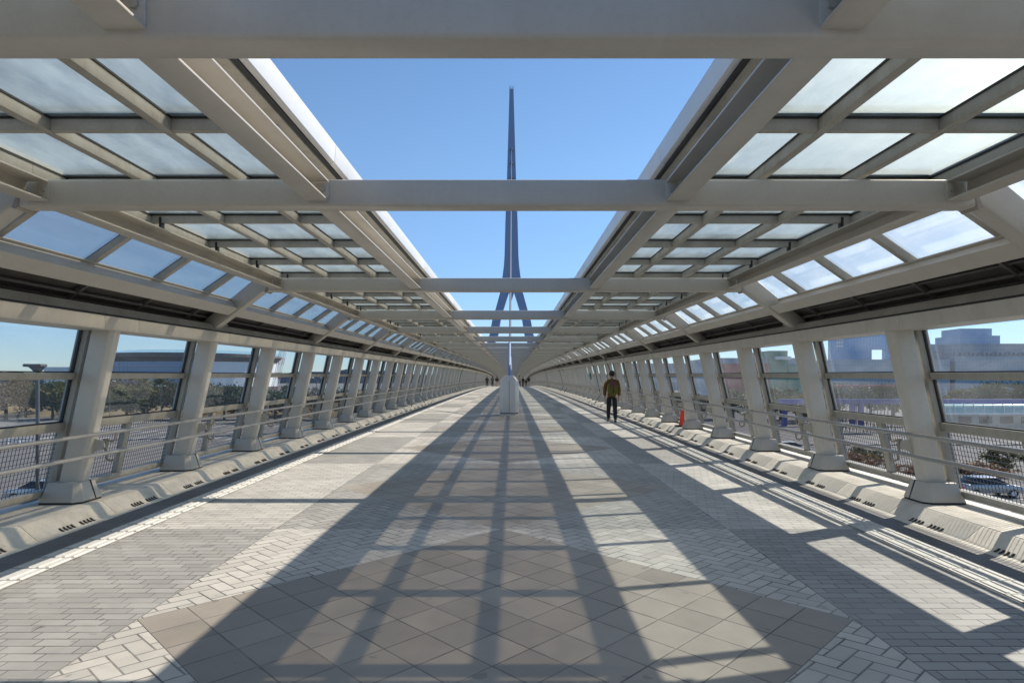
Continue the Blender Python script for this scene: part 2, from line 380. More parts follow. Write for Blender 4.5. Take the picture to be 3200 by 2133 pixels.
# ------------------------------------------------------------------ canopy bays
TH = math.atan2(2.72-2.12, 4.12-3.3)
def channel(s, X, Z0, Z1, wd, y0, y1, t=.012):    # open towards the axis
    mb = MB()
    p = [(X, Z0), (X+wd, Z0), (X+wd, Z1), (X, Z1), (X, Z1-t), (X+wd-t, Z1-t), (X+wd-t, Z0+t), (X, Z0+t)]
    return mb.prism([(s*x, z) for x, z in p], y0, y1)
GLZ = 2.955
XB = [1.22, 1.90, 2.60, 3.29]
def canopy_proto(s, fine):
    L = 4.8; r = empty('glass_canopy_bay')
    channel(s, 1.16, 2.655, 2.80, .15, .087, L-.087).build('inner_channel', 'steel', r, bevel=.003)
    channel(s, 3.085, 2.655, 2.80, .15, .087, L-.087).build('outer_channel', 'steel', r, bevel=.003)
    # lower purlin, tilted with the strut
    rot = Matrix.Rotation(s*TH, 3, 'Y')
    mb = MB().box((s*3.80-.05, .09, 2.345), (s*3.80+.05, L-.09, 2.475), rot)
    lp = mb.build('lower_purlin', 'steel', r, bevel=.004)
    MB().box((s*3.80-.10, .09, 2.335), (s*3.80+.06, L-.09, 2.347), rot, (s*3.80, L/2, 2.41)).build('flange', 'steel', lp)
    MB().box((s*3.80-.075, .09, 2.477), (s*3.80+.075, L-.09, 2.489), rot, (s*3.80, L/2, 2.41)).build('flange', 'steel', lp)
    # edge fascia of the opening, with joint between panels
    f = MB().prism([(s*x, z) for x, z in [(1.13, 3.07), (1.14, 2.945), (1.175, 2.935), (1.175, 3.085), (1.15, 3.09)]], .004, L-.004).build('fascia', 'fascia', r, bevel=.003)
    MB().prism([(s*x, z) for x, z in [(1.177, 2.925), (1.205, 2.925), (1.205, 3.06), (1.177, 3.06)]], 0, L).build('slot', 'gasket', r)
    MB().prism([(s*x, z) for x, z in [(1.207, 2.915), (1.34, 2.90), (1.34, 2.975), (1.207, 3.075)]], 0, L).build('edge_trim', 'alu', r, bevel=.003)
    # small black posts between channel and canopy
    for i in range(4):
        yc = .4+1.2*i
        for X in (1.27, 3.17):
            MB().box((s*X-.012, yc-.03, 2.79), (s*X+.012, yc+.03, 2.93)).build('bracket', 'gasket', r)
    # glazing bars
    for i in range(4):
        yc = .4+1.2*i
        b = MB()
        for j in range(3): b.box((s*(XB[j]+.03), yc-.026, 2.876), (s*(XB[j+1]-.03), yc+.026, GLZ-.006))
        cbar = b.build('cross_bar', 'alu', r, bevel=.003)
        MB().box((s*1.215, yc-.05, GLZ+.014), (s*3.25, yc+.05, GLZ+.055)).build('cap', 'alu', cbar)  # unseen cap, added above the glass to widen the bar's cast shadow
    for X in XB[1:3]: MB().box((s*X-.029, 0, 2.872), (s*X+.029, L, GLZ-.006)).build('long_bar', 'alu', r, bevel=.003)
    MB().box((s*3.29-.04, 0, 2.865), (s*3.29+.04, L, GLZ+.03)).build('ridge_bar', 'alu', r, bevel=.004)
    MB().box((s*3.245, 0, GLZ-.02), (s*3.247, L, GLZ-.004)).build('gasket', 'gasket', r)
    A, B = Vector((3.31, 0, 2.93)), Vector((3.93, 0, 2.50))
    d = (B-A).normalized(); nn = Vector((-d.z, 0, d.x)); nn = nn if nn.z > 0 else -nn
    for i in range(4):
        yc = .4+1.2*i
        q = [A-nn*.07, B-nn*.07, B-nn*.008, A-nn*.008]
        MB().prism([(s*p.x, p.z) for p in q], yc-.035, yc+.035).build('sloping_bar', 'alu', r, bevel=.003)
        MB().prism([(s*p.x, p.z) for p in (A-nn*.008, B-nn*.008, B+nn*.012, A+nn*.012)], yc-.012, yc+.012).build('gasket', 'gasket', r)
    MB().prism([(s*p.x, p.z) for p in (B-nn*.06-d*.01, B+d*.05-nn*.06, B+d*.05+nn*.02, B-d*.01+nn*.02)], 0, L).build('eaves_bar', 'alu', r, bevel=.003)
    gl = []
    for i in range(4):
        y0, y1 = .4+1.2*i+.007, .4+1.2*(i+1)-.007
        for j in range(3):
            gl.append(MB().box((s*(XB[j]+(.006 if j == 0 else .004)), y0, GLZ), (s*(XB[j+1]-.004), y1, GLZ+.012)))
        m2 = MB().prism([(s*p.x, p.z) for p in (A+d*.01, B-d*.012, B-d*.012+nn*.012, A+d*.01+nn*.012)], y0+.006, y1-.006)
        gl.append(m2)
    if fine:
        for q_, m_ in enumerate(gl): m_.build('glass_pane', 'slopeglass' if q_ % 4 == 3 else 'roofglass', r)
    else:
        for w_ in (0, 1):
            al = MB()
            for q_, m_ in enumerate(gl):
                if (q_ % 4 == 3) == bool(w_): al.add(m_.v, m_.f)
            al.build('glazing', ('roofglass', 'slopeglass')[w_], r)
    # black gasket lines round the panes
    gk = MB()
    for i in range(4):
        yc = .4+1.2*i
        for j in range(3): gk.box((s*XB[j]+s*.03, yc-.033, GLZ-.012), (s*(XB[j+1]-.03), yc-.0262, GLZ-.0005))
    for X in XB[1:3]:
        for q in (-1, 1): gk.box((s*X+q*.0292, 0, GLZ-.012), (s*X+q*.036, L, GLZ-.0005))
    gk.build('glazing_gasket', 'gasket', r)
    return r
for s in (-1, 1):
    protos = {}
    for k in range(-1, NB):
        fine = 0 <= k < 7
        if fine not in protos: o = protos[fine] = canopy_proto(s, fine)
        else: o = copy_tree(protos[fine])
        y = 4.8*k; o.location = (0, y, zd(y)); o.rotation_euler = (math.atan((zd(y+4.8)-zd(y))/4.8), 0, 0)
        if k < 0: l = f'frosted glass canopy bay on the {SIDE[s]}, behind the viewer'
        elif k < 14: l = f'frosted glass roof bay {SIDE[s]} of the open strip, {ORD[k]} from above'
        else: l = f'small distant frosted roof bay on the {SIDE[s]} of the opening, far down the walkway'
        tag(o, l, 'glass canopy', f'{SIDE[s]} roof bays')

# ------------------------------------------------------------------ eaves: header panels, soffit, pipes
def eaves_proto(s):
    L = 4.8; r = empty('eaves_bay')
    for i in range(2):
        y0 = 2.4*i
        # wide panel and the short cover over the column (slanted joints)
        def panel(a0, a1, b0, b1, nm):
            bx, tx = 4.02, 3.985
            vs = [(s*bx, a0, 1.925), (s*bx, a1, 1.925), (s*tx, b1, 2.06), (s*tx, b0, 2.06)]
            ve = [(s*(4.42), a0, 1.93), (s*4.42, a1, 1.93), (s*4.25, b1, 2.075), (s*4.25, b0, 2.075)]
            return MB().hull(vs, ve).build(nm, 'header', r, bevel=.004)
        panel(y0+.36, y0+2.13, y0+.30, y0+2.07, 'header_panel')
        panel(y0-.266, y0+.356, y0-.326, y0+.296, 'cover_panel')
    MB().box((s*4.0, 0, 2.062), (s*4.10, L, 2.082)).build('top_lip', 'gasket', r)
    MB().prism([(s*x, z) for x, z in [(4.03, 2.084), (4.07, 2.17), (4.085, 2.17), (4.09, 2.084)]], 0, L).build('gutter_lip', 'trough', r)
    MB().box((s*4.09, 0, 2.084), (s*4.46, L, 2.10)).build('ledge', 'trough', r)
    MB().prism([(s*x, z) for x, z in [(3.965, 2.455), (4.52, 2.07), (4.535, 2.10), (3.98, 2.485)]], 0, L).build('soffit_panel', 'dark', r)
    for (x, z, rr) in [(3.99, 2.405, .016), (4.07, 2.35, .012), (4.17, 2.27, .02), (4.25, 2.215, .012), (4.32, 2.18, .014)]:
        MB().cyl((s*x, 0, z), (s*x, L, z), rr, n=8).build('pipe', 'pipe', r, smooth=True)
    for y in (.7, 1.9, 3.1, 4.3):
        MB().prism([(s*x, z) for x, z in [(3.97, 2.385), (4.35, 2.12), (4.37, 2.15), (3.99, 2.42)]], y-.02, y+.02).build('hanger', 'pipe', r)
    return r
for s in (-1, 1):
    pr = eaves_proto(s)
    for k in range(0, NB):
        o = pr if k == 0 else copy_tree(pr)
        y = 4.8*k; o.location = (0, y, zd(y)); o.rotation_euler = (math.atan((zd(y+4.8)-zd(y))/4.8), 0, 0)
        l = f'eaves bay with dark pipes above the {SIDE[s]} windows, {ORD[k]} from the picture edge' if k < 16 else f'distant eaves bay above the far {SIDE[s]} windows'
        tag(o, l, 'eaves', f'{SIDE[s]} eaves bays')

# ------------------------------------------------------------------ wall columns
def col_proto(s):
    r = empty('wall_column')
    b0 = [(4.44, -.09), (4.62, -.09), (4.645, -.06), (4.645, .07), (4.62, .10), (4.46, .10), (4.40, .05), (4.40, -.05)]
    def ring(dx, z): return [(s*(x+dx), y, z) for x, y in b0]
    MB().hull(ring(0, .30), ring(-.365, 1.96)).build('shaft', 'steel_side', r, bevel=.012, seg=3)
    def rg(x0, x1, y, z, c): return [(s*(x0+c), -y, z), (s*x1, -y, z), (s*x1, y, z), (s*(x0+c), y, z), (s*x0, y-c, z), (s*x0, -y+c, z)]
    bc = MB().hull(rg(4.32, 4.74, .235, .157, .07), rg(4.375, 4.68, .165, .352, .05)).build('base_cover', 'steel', r, bevel=.006)
    MB().hull(rg(4.328, 4.735, .23, .138, .07), rg(4.328, 4.735, .23, .158, .07)).build('pad', 'gasket', bc)
    # dark joint down the walkway face
    MB().hull([(s*4.319, .045, .16), (s*4.319, .063, .16), (s*4.35, .063, .16), (s*4.35, .045, .16)],
              [(s*4.371, .035, .354), (s*4.371, .053, .354), (s*4.40, .053, .354), (s*4.40, .035, .354)]).build('joint', 'gasket', bc)
    MB().prism([(s*x, z) for x, z in [(4.34, .80), (4.20, .77), (4.19, .70), (4.36, .62)]], -.004, .012).build('rail_plate', 'steel', r)
    return r
NC = 104
for s in (-1, 1):
    pr = col_proto(s)
    for i in range(1, NC+1):
        o = pr if i == 1 else copy_tree(pr)
        y = 2.4*i; o.location = (0, y, zd(y)); o.rotation_euler = (math.atan(sl(y)), 0, 0)
        v = i-3
        if v < 0: l = f'grey leaning column of the {SIDE[s]} wall beside the viewer, outside the picture'
        elif v < 40: l = f'leaning column on a flared base in the {SIDE[s]} glass wall, {ORD[v]} from the picture edge'
        else: l = f'small distant leaning column in the far part of the {SIDE[s]} glass wall'
        tag(o, l, 'column', f'{SIDE[s]} wall columns')

# ------------------------------------------------------------------ window bays
def xw(z): return 4.40+(1.94-z)*.225
def win_proto(s, lod):
    r = empty('window_bay'); L = 2.4
    def bar(z0, z1, y0, y1, nm, d0=-.045, d1=.045, mat='alu', par=None, bev=.004):
        prof = [(xw(z0)+d0, z0), (xw(z0)+d1, z0), (xw(z1)+d1, z1), (xw(z1)+d0, z1)]
        return MB().prism([(s*x, z) for x, z in prof], y0, y1).build(nm, mat, par or r, bevel=bev)
    bar(.17, 1.95, -.035, .035, 'post', -.07, .05)
    bar(1.415, 1.485, .037, L-.037, 'transom')
    bar(.875, .965, .037, L-.037, 'transom')
    bar(.20, .27, .037, L-.037, 'sill', -.06, .06)
    bar(.27, .873, 1.15, 1.25, 'mid_post', -.035, .03)
    for z0, z1 in ((.967, 1.413), (1.487, 1.935)):
        bar(z0, z1, .04, L-.04, 'glass_pane', .0, .01, 'winglass', bev=0)
        g = bar(z0, z1, .0372, .052, 'gasket', -.012, .02, 'gasket', bev=0)
        bar(z0, z0+.012, .053, L-.053, 'strip', -.012, .02, 'gasket', g, 0)
        bar(z0, z1, L-.052, L-.0372, 'strip', -.012, .02, 'gasket', g, 0)
    st = .05 if lod == 0 else .1; rr = .0032 if lod == 0 else .005
    for a, b in ((.04, 1.148), (1.252, L-.04)):
        m = MB(); y = a+.02
        while y < b:
            m.cyl((s*xw(.27), y, .27), (s*xw(.873), y, .873), rr, n=4, cap=False); y += st
        z = .29
        while z < .873:
            m.cyl((s*(xw(z)+.004), a, z), (s*(xw(z)+.004), b, z), rr, n=4, cap=False); z += st
        p = m.build('mesh_panel', 'mesh', r)
        bar(.27, .873, a, a+.014, 'strip', -.012, .012, 'gasket', p, 0)
    return r
for s in (-1, 1):
    pr = {}
    for i in range(1, NC):
        lod = 0 if i < 12 else 1
        if lod not in pr: o = pr[lod] = win_proto(s, lod)
        else: o = copy_tree(pr[lod])
        y = 2.4*i; o.location = (0, y, zd(y)); o.rotation_euler = (math.atan(sl(y)), 0, 0)
        v = i-2
        if v < 0: l = f'window bay of the {SIDE[s]} wall beside the viewer, outside the picture'
        elif v < 40: l = f'window bay over wire mesh in the {SIDE[s]} wall, {ORD[v]} from the picture edge'
        else: l = f'small distant window bay in the far part of the {SIDE[s]} wall'
        tag(o, l, 'window', f'{SIDE[s]} wall window bays')

# ------------------------------------------------------------------ kerb blocks
def kerb_proto(s, slots):
    r = empty('kerb_block'); L = 1.2
    prof = [(3.99, -.02), (3.99, .004), (4.07, .012), (4.085, .018), (4.215, .128), (4.245, .138), (4.93, .138), (4.93, -.02)]
    b = MB().prism([(s*x, z) for x, z in prof], .003, L-.003).build('kerb_face', 'conc', r, bevel=.004)
    if slots:
        for g0 in (.34, .64):
            for k in range(4):
                y = g0+.055*k
                q = [(4.056, .0128), (4.086, .0205), (4.108, .038), (4.103, .041), (4.082, .0255), (4.054, .0148)]
                m = MB().hull([(s*x, y-.011, z+.0012) for x, z in q], [(s*x, y+.011, z+.0012) for x, z in q])
                m.build('drain_slot', 'slot', r)
    return r
for s in (-1, 1):
    pr = {}
    for i in range(2, 120):
        sl_ = i < 30
        if sl_ not in pr: o = pr[sl_] = kerb_proto(s, sl_)
        else: o = copy_tree(pr[sl_])
        y = 1.2*i; o.location = (0, y, zd(y)); o.rotation_euler = (math.atan(sl(y)), 0, 0)
        v = i-3
        if v < 0: l = f'sloped concrete kerb block of the {SIDE[s]} edge, outside the picture'
        elif v < 40: l = f'sloped concrete kerb block on the {SIDE[s]} edge, {ORD[v]} from the picture edge'
        else: l = f'tiny sloped kerb block in the far run of the {SIDE[s]} edge'
        tag(o, l, 'kerb', f'{SIDE[s]} kerb blocks')

# ------------------------------------------------------------------ tactile strip: tiles with bars
for s in (-1, 1):
    base = strip('tactile_strip', [s*3.38, s*3.68], 'tact', .006)
    tag(base, f'pale ribbed tactile guide strip along the {SIDE[s]} edge of the paving', 'tactile paving')
    m = MB(); y = 1.85
    while y < 75:
        for k in range(4):
            x = s*(3.4175+.075*k)
            z = zd(y+.15)
            m.hull([(x-.016, y+.012, z+.004), (x+.016, y+.012, z+.004), (x+.016, y+.282, z+.0055), (x-.016, y+.282, z+.0055)],
                   [(x-.010, y+.020, z+.012), (x+.010, y+.020, z+.012), (x+.010, y+.274, z+.0135), (x-.010, y+.274, z+.0135)])
        y += .3
    m.build('ribs', 'tact', base, smooth=False)
    m = MB(); y = 1.85-.003
    while y < 40: m.box((s*3.38 if s > 0 else -3.68, y, zd(y)+.004), (s*3.68 if s > 0 else -3.38, y+.005, zd(y)+.0072)); y += .3
    m.build('joints', 'gasket', base)

# ------------------------------------------------------------------ handrails
for s in (-1, 1):
    r = empty('handrail', (s*4.12, 2.4, zd(2.4)))
    off = Vector((s*4.12, 2.4, zd(2.4)))
    for z in (.86, .652):
        o = MB().tube([Vector((s*4.12, y, zd(y)+z))-off for y in [1.2+2.4*i for i in range(100)]], .021, 10).build('rail', 'rail', r, smooth=True)
    bm_ = None
    for i in range(1, 97):
        y = 2.4*i
        if bm_ is None:
            mb = MB()
            for zr, sg in ((.86, 1), (.652, -1)):
                zc = .735; p0 = (s*.07, .03, zc+sg*.03)
                pts = [(s*.085, .03, .735), (s*.085, .035, .735-sg*-.02+0), (s*.08, .05, zr-.085), (s*.045, .07, zr-.105), (s*.01, .07, zr-.09), (0, .07, zr-.02)]
                mb.tube(pts, [.013, .014, .014, .013, .012, .011], 6)
            mb.box((s*.07, .012, .68), (s*.10, .05, .79))
            bm_ = mb.mesh('bracket', 'bracket', smooth=True)
        o = objm('bracket', bm_, r); o.location = Vector((s*4.12, y, zd(y)))-off
    tag(r, f'double round steel handrail running along the {SIDE[s]} wall', 'handrail')

# ------------------------------------------------------------------ bent hoop pipes on the walls
for s in (-1, 1):
    for n_, y in enumerate([29.0, 33.2, 53.0, 57.2, 77, 81]):
        if s > 0 and n_ == 0: y = 28.2
        z = zd(y); x = s
        o = MB().tube([(s*4.14, y, z+.12), (s*4.40, y, z+.50), (s*4.30, y, z+1.0), (s*4.16, y, z+1.62), (s*4.02, y, z+1.98), (s*3.94, y, z+2.14), (s*3.90, y, z+2.30)], .024, 8).build('hoop_pipe', 'pipe', smooth=True)
        w_ = ('nearer' if n_ % 2 == 0 else 'farther')+' pipe of the '+['nearest', 'middle', 'farthest'][n_//2]+' pair'
        tag(o, f'dark bent pipe standing against the {SIDE[s]} wall, {w_}', 'pipe', 'bent pipes along the walls')
tg = MB()
y = 34.5; z = zd(y)
tg.hull([(4.0, y-.01, z+1.45), (4.09, y-.01, z+1.22), (4.13, y-.01, z+1.24), (4.10, y-.01, z+1.5), (4.045, y-.01, z+1.62)],
        [(4.0, y+.01, z+1.45), (4.09, y+.01, z+1.22), (4.13, y+.01, z+1.24), (4.10, y+.01, z+1.5), (4.045, y+.01, z+1.62)])
tag(tg.build('wall_tag', 'teal', bevel=.003), 'small teal leaf-shaped tag on a column of the right wall behind the walking person', 'tag')

# ------------------------------------------------------------------ central anchor pillars, cables, mast
MY = 135.0; MZ0 = GZ
def mpx(v, y=MY): return EYE+(1190-v)/2133*y
def pillar(y, lab):
    z = zd(y); r = empty('anchor_pillar', (-.0, y, z), (math.atan(sl(y)), 0, 0))
    def oc(w, h, c, zz): return [(-w+c, -h, zz), (w-c, -h, zz), (w, -h+c, zz), (w, h-c, zz), (w-c, h, zz), (-w+c, h, zz), (-w, h-c, zz), (-w, -h+c, zz)]
    b = MB().hull(oc(.345, .5, .13, .09), oc(.345, .5, .13, 1.24)); b.build('body', 'pillar', r, bevel=.006)
    MB().hull(oc(.344, .499, .129, 1.241), oc(.16, .42, .05, 1.44)).build('cap', 'pillar', r, bevel=.006)
    MB().hull(oc(.338, .49, .13, .0), oc(.338, .49, .13, .055)).build('plinth', 'pillar', r)
    MB().hull(oc(.33, .48, .13, .055), oc(.33, .48, .13, .09)).build('shadow_gap', 'gasket', r)
    MB().box((-.006, -.503, .09), (.006, -.49, 1.24)).build('seam', 'gasket', r)
    tag(r, lab, 'pillar')
pillar(25.1, 'white chamfered cable anchor pillar standing in the middle of the walkway')
pys = [25.1, 43, 61]
tops = [469, 511, 554, 700, 770, 830]
for i, (py, tv) in enumerate(zip(pys, tops)):
    if i:
        pillar(py, f'white anchor pillar hidden behind the nearest pillar, {ORD[i]} along the axis')
    p = Vector((0, py, zd(py)+1.3)); q = Vector((0, MY-.6, mpx(tv)))
    d = (q-p); r = empty('stay_cable', p)
    MB().cyl((0, 0, 0), d*.034, .056, n=12).build('lower_sleeve', 'mastblue', r, smooth=True)
    MB().cyl(d*.034, d, .034, n=10).build('cable', 'cablew', r, smooth=True)
    MB().cyl(d*.985, d, .22, n=10).build('socket', 'cablew', r, smooth=True)
    tag(r, ['white stay cable rising from the near pillar to the highest socket of the mast', 'stay cable in line behind the near cable, to the second socket of the mast', 'stay cable in line behind the others, to the third socket of the mast'][i], 'cable')
r = empty('bridge_mast', (0, MY, GZ))
def sec(v, x0, x1, dep):  # S pixel row -> ring
    z = mpx(v)-GZ; a, b = x0/2133*MY, x1/2133*MY
    return [(a, -dep, z), (b, -dep, z), (b, dep, z), (a, dep, z)]
def chain(rows, nm, par=r, mat='mastblue'):
    mb = MB(); n = len(rows)
    vs = [p for row in rows for p in row]; fs = [(3, 2, 1, 0), tuple(range(4*n-4, 4*n))]
    for i in range(n-1):
        for k in range(4): fs.append((i*4+k, i*4+(k+1) % 4, (i+1)*4+(k+1) % 4, (i+1)*4+k))
    return mb.add(vs, fs).build(nm, mat, par)
chain([sec(*a) for a in [(912, -34, 34, 1.3), (890, -31.5, 31.5, 1.3), (863, -27.3, 27.3, 1.3), (832, -23.5, 23.5, 1.3), (800, -21.5, 21.5, 1.25), (700, -19, 19, 1.2), (560, -14, 14, 1.0), (400, -9.4, 9.4, .8), (283, -6.2, 6.2, .7)]], 'spire')
for s in (-1, 1):
    rows = [(912.1, 8, 34), (965, 24, 48.5), (1001, 33.5, 59.5), (1047, 41, 68), (1165, 88, 116), (1320, 128, 165)]
    chain([sec(v, *(sorted((s*a, s*b))), 1.3) for v, a, b in rows], 'leg')
chain([sec(v, a, b, 1.28) for v, a, b in [(936, -1, 1), (912.1, -7.9, 7.9)]][::-1], 'crotch')
zt = mpx(283)-GZ; m = MB()
for a in (-.38, .38):
    for b in (-.6, .6): m.cyl((a, b, zt), (a, b, zt+.6), .04, n=6)
for zz in (zt+.3, zt+.58):
    for b in (-.6, .6): m.cyl((-.38, b, zz), (.38, b, zz), .03, n=6)
    for a in (-.38, .38): m.cyl((a, -.6, zz), (a, .6, zz), .03, n=6)
m.build('top_railing', 'cablew', r)
tag(r, 'tall blue A-shaped bridge mast tapering to a needle against the sky', 'mast')

# ------------------------------------------------------------------ traffic cone
y = 19.5; x = 4.30
y = 1.33*2133/(1331-1170); x = (1595+0)/1 and CX+(2138-1600)/2133*y
r = empty('traffic_cone', (x-.05, y-.15, zd(y)+.14), (math.atan(sl(y)), 0, 0))
MB().box((-.19, -.19, .0), (.19, .19, .03)).build('base', 'slot', r, bevel=.008)
MB().cyl((0, 0, .03), (0, 0, .74), .125, .026, 24).build('cone_body', 'red', r, smooth=True)
m = MB(); n = 12; vs = []
for k in range(n+1):
    a = R(-95+115*k/n)
    for zz, rr in ((.10, .117), (.42, .075)): vs.append((math.cos(a)*rr, math.sin(a)*rr, zz))
m.add(vs, [(2*k, 2*k+2, 2*k+3, 2*k+1) for k in range(n)])
sv = m.build('reflective_patch', 'white', r); sm_ = sv.modifiers.new('solid', 'SOLIDIFY'); sm_.thickness = .004; sm_.offset = 1
tag(r, 'bright red traffic cone with a white patch, standing on the right kerb', 'traffic cone')

# ------------------------------------------------------------------ people
def skinned(name, pts, edges, mat, parent, sub=2, root=0):
    me = bpy.data.meshes.new(name); bm = bmesh.new(); lay = bm.verts.layers.skin.verify(); vs = []
    for i, (p, rad) in enumerate(pts):
        v = bm.verts.new(p); v[lay].radius = rad if isinstance(rad, tuple) else (rad, rad); v[lay].use_root = (i == root); vs.append(v)
    for a, b in edges: bm.edges.new((vs[a], vs[b]))
    bm.to_mesh(me); bm.free(); me.materials.append(M[mat])
    o = bpy.data.objects.new(name, me); C.objects.link(o); o.parent = parent
    sk = o.modifiers.new('skin', 'SKIN'); sk.use_smooth_shade = True; sk.branch_smoothing = .4
    sb = o.modifiers.new('sub', 'SUBSURF'); sb.levels = sb.render_levels = sub
    return o
def person(name, loc, H, face, stride, arm, top, bottom, label, hair='hair', swing=.1, fingers=True, jlen=.50, lean=0):
    # local +Y is the walking direction
    r = empty(name, loc, (0, 0, face))
    h = H
    def P(x, y, z): return (x*h, (y+lean*max(0, z-.5))*h, z*h)
    st = stride
    pts = []; ed = []
    def V(p, rad, par=None):
        pts.append((P(*p), rad*h if not isinstance(rad, tuple) else (rad[0]*h, rad[1]*h)))
        if par is not None: ed.append((par, len(pts)-1))
        return len(pts)-1
    pel = V((0, 0, .53), .062); sp = V((0, 0, .62), .06, pel); ch = V((0, 0, .735), .066, sp); nb = V((0, 0, .815), .038, ch)
    nk = V((0, .004, .85), .031, nb); hd = V((0, .008, .895), .047, nk); ht = V((0, .004, .945), .048, hd)
    V((0, .058, .905), .010, hd)
    for q in (-1, 1): V((q*.05, 0, .905), .009, hd)
    J = {}
    for q in (-1, 1):
        f = q*st; a_ = -q*swing
        hip = V((q*.052, 0, .505), .05, pel); kn = V((q*.055, f*.45+.02*abs(st)*5, .285), .036, hip); an = V((q*.055, f*.95, .055 if f > 0 else .065), .024, kn)
        V((q*.062, f*.95+.075, .022), .022, an)
        shd = V((q*.105, 0, .80), .034, ch); el = V((q*.128, a_*.5-.015, .63), .027, shd); wr = V((q*.126, a_+.02, .50), .018, el)
        pm = V((q*.127, a_+.03, .465), .021, wr)
        if fingers:
            for k, (dx, L) in enumerate(((-.018, .045), (-.006, .052), (.006, .05), (.016, .04))):
                k1 = V((q*.127+.3*dx, a_+.03+dx, .445), .0065, pm); V((q*.122+.3*dx, a_+.038+dx, .445-L), .005, k1)
            V((q*.114, a_+.052, .455), .006, pm)
        J[q] = (hip, kn, an, shd, el, wr, f, a_)
    skinned('body', pts, ed, 'skin', r, 2)
    # top garment
    def garment(nm, seq, eds, mat):
        skinned(nm, [(P(*p), rad*h if not isinstance(rad, tuple) else (rad[0]*h, rad[1]*h)) for p, rad in seq], eds, mat, r)
    seq = [((0, 0, .60), (.088, .072)), ((0, 0, jlen), (.098, .08)), ((0, 0, .72), (.088, .07)), ((0, 0, .80), (.07, .055)), ((0, 0, .84), .042)]
    eds = [(0, 1), (0, 2), (2, 3), (3, 4)]
    for q in (-1, 1):
        a_ = J[q][7]; n0 = len(seq)
        seq += [((q*.108, 0, .79), .046), ((q*.132, a_*.5-.015, .63), .04), ((q*.130, a_+.015, .505), .031)]
        eds += [(3, n0), (n0, n0+1), (n0+1, n0+2)]
    garment('jacket', seq, eds, top)
    seq = [((0, 0, .53), (.08, .066)), ((0, 0, .565), (.078, .064))]; eds = [(0, 1)]
    for q in (-1, 1):
        f = J[q][6]; n0 = len(seq)
        seq += [((q*.052, 0, .49), .06), ((q*.056, f*.45+.02*abs(st)*5, .285), .046), ((q*.056, f*.95, .05), .034)]
        eds += [(0, n0), (n0, n0+1), (n0+1, n0+2)]
    garment('trousers', seq, eds, bottom)
    for q in (-1, 1):
        f = J[q][6]
        garment('shoe', [((q*.056, f*.95-.012, .03), .03), ((q*.06, f*.95+.04, .026), .029), ((q*.063, f*.95+.085, .020), .022)], [(0, 1), (1, 2)], 'black')
        sm = MB().box((q*.058*h-.035*h, (f*.95-.045)*h, 0), (q*.06*h+.033*h, (f*.95+.11)*h, .012*h)).build('sole', 'white', r, bevel=.004)
    # hair cap
    m = bpy.data.meshes.new('hair'); bm = bmesh.new(); bmesh.ops.create_icosphere(bm, subdivisions=3, radius=1)
    for v in bm.verts:
        c = v.co; k = 1+.05*math.sin(9*c.x+4*c.z)*math.cos(7*c.y)
        front = max(0, c.y-.2)
        v.co = Vector((c.x*.057*h*k, (c.y*.064-.006-front*.012)*h*k+lean*.45*h, (.938+max(c.z, -.75+front*1.1)*.062*k)*h))
    bm.to_mesh(m); bm.free(); m.materials.append(M[hair])
    for p in m.polygons: p.use_smooth = True
    objm('hair', m, r)
    tag(r, label, 'person')
    return r
py = 1.466*2133/149
PX = CX+(1912-1600)/2133*py
P0 = person('person', (PX, py, zd(py)), 1.60, R(-4), -.15, 0, 'orange_jacket', 'black', 'person walking away in an ochre jacket and black trousers with a backpack', swing=.06, jlen=.485)
hood = skinned('hood', [((0, -.075, 1.30), (.085, .04)), ((0, -.105, 1.24), (.06, .03)), ((.07, -.03, 1.335), .035), ((-.07, -.03, 1.335), .035)], [(0, 1), (0, 2), (0, 3)], 'orange_jacket', P0)
bp = empty('backpack', (PX, py-.16, zd(py)+.9))
def sq(w, d, z, dy=0): return [(-w, -d+dy, z), (-w*.8, -d*1.3+dy, z), (w*.8, -d*1.3+dy, z), (w, -d+dy, z), (w, d+dy, z), (-w, d+dy, z)]
rows = [sq(.09, .05, -.06), sq(.145, .08, .0), sq(.15, .09, .12), sq(.135, .075, .24), sq(.10, .05, .33)]
mb = MB(); nn_ = 6
mb.add([p for q in rows for p in q], [tuple(range(5, -1, -1)), tuple(range(24, 30))]+[(i*6+k, i*6+(k+1) % 6, (i+1)*6+(k+1) % 6, (i+1)*6+k) for i in range(4) for k in range(6)])
mb.build('bag_body', 'olive', bp, bevel=.02, seg=3)
MB().hull([(-.10, -.098, .31), (.10, -.098, .31), (.0, -.125, .12), (-.0, -.125, .12)], [(-.09, -.06, .36), (.09, -.06, .36), (.0, -.10, .13), (-.0, -.10, .13)]).build('flap', 'maroon', bp, bevel=.005)
MB().box((-.012, -.132, .0), (.012, -.118, .16)).build('strap', 'black', bp, bevel=.003)
for q in (-1, 1): MB().tube([(q*.08, .02, .34), (q*.09, .12, .38), (q*.10, .22, .33), (q*.11, .24, .18), (q*.13, .12, .04), (q*.13, .03, .0)], .012, 6).build('shoulder_strap', 'black', bp)
tag(bp, 'olive green backpack with a maroon flap on the back of the walking person', 'backpack')
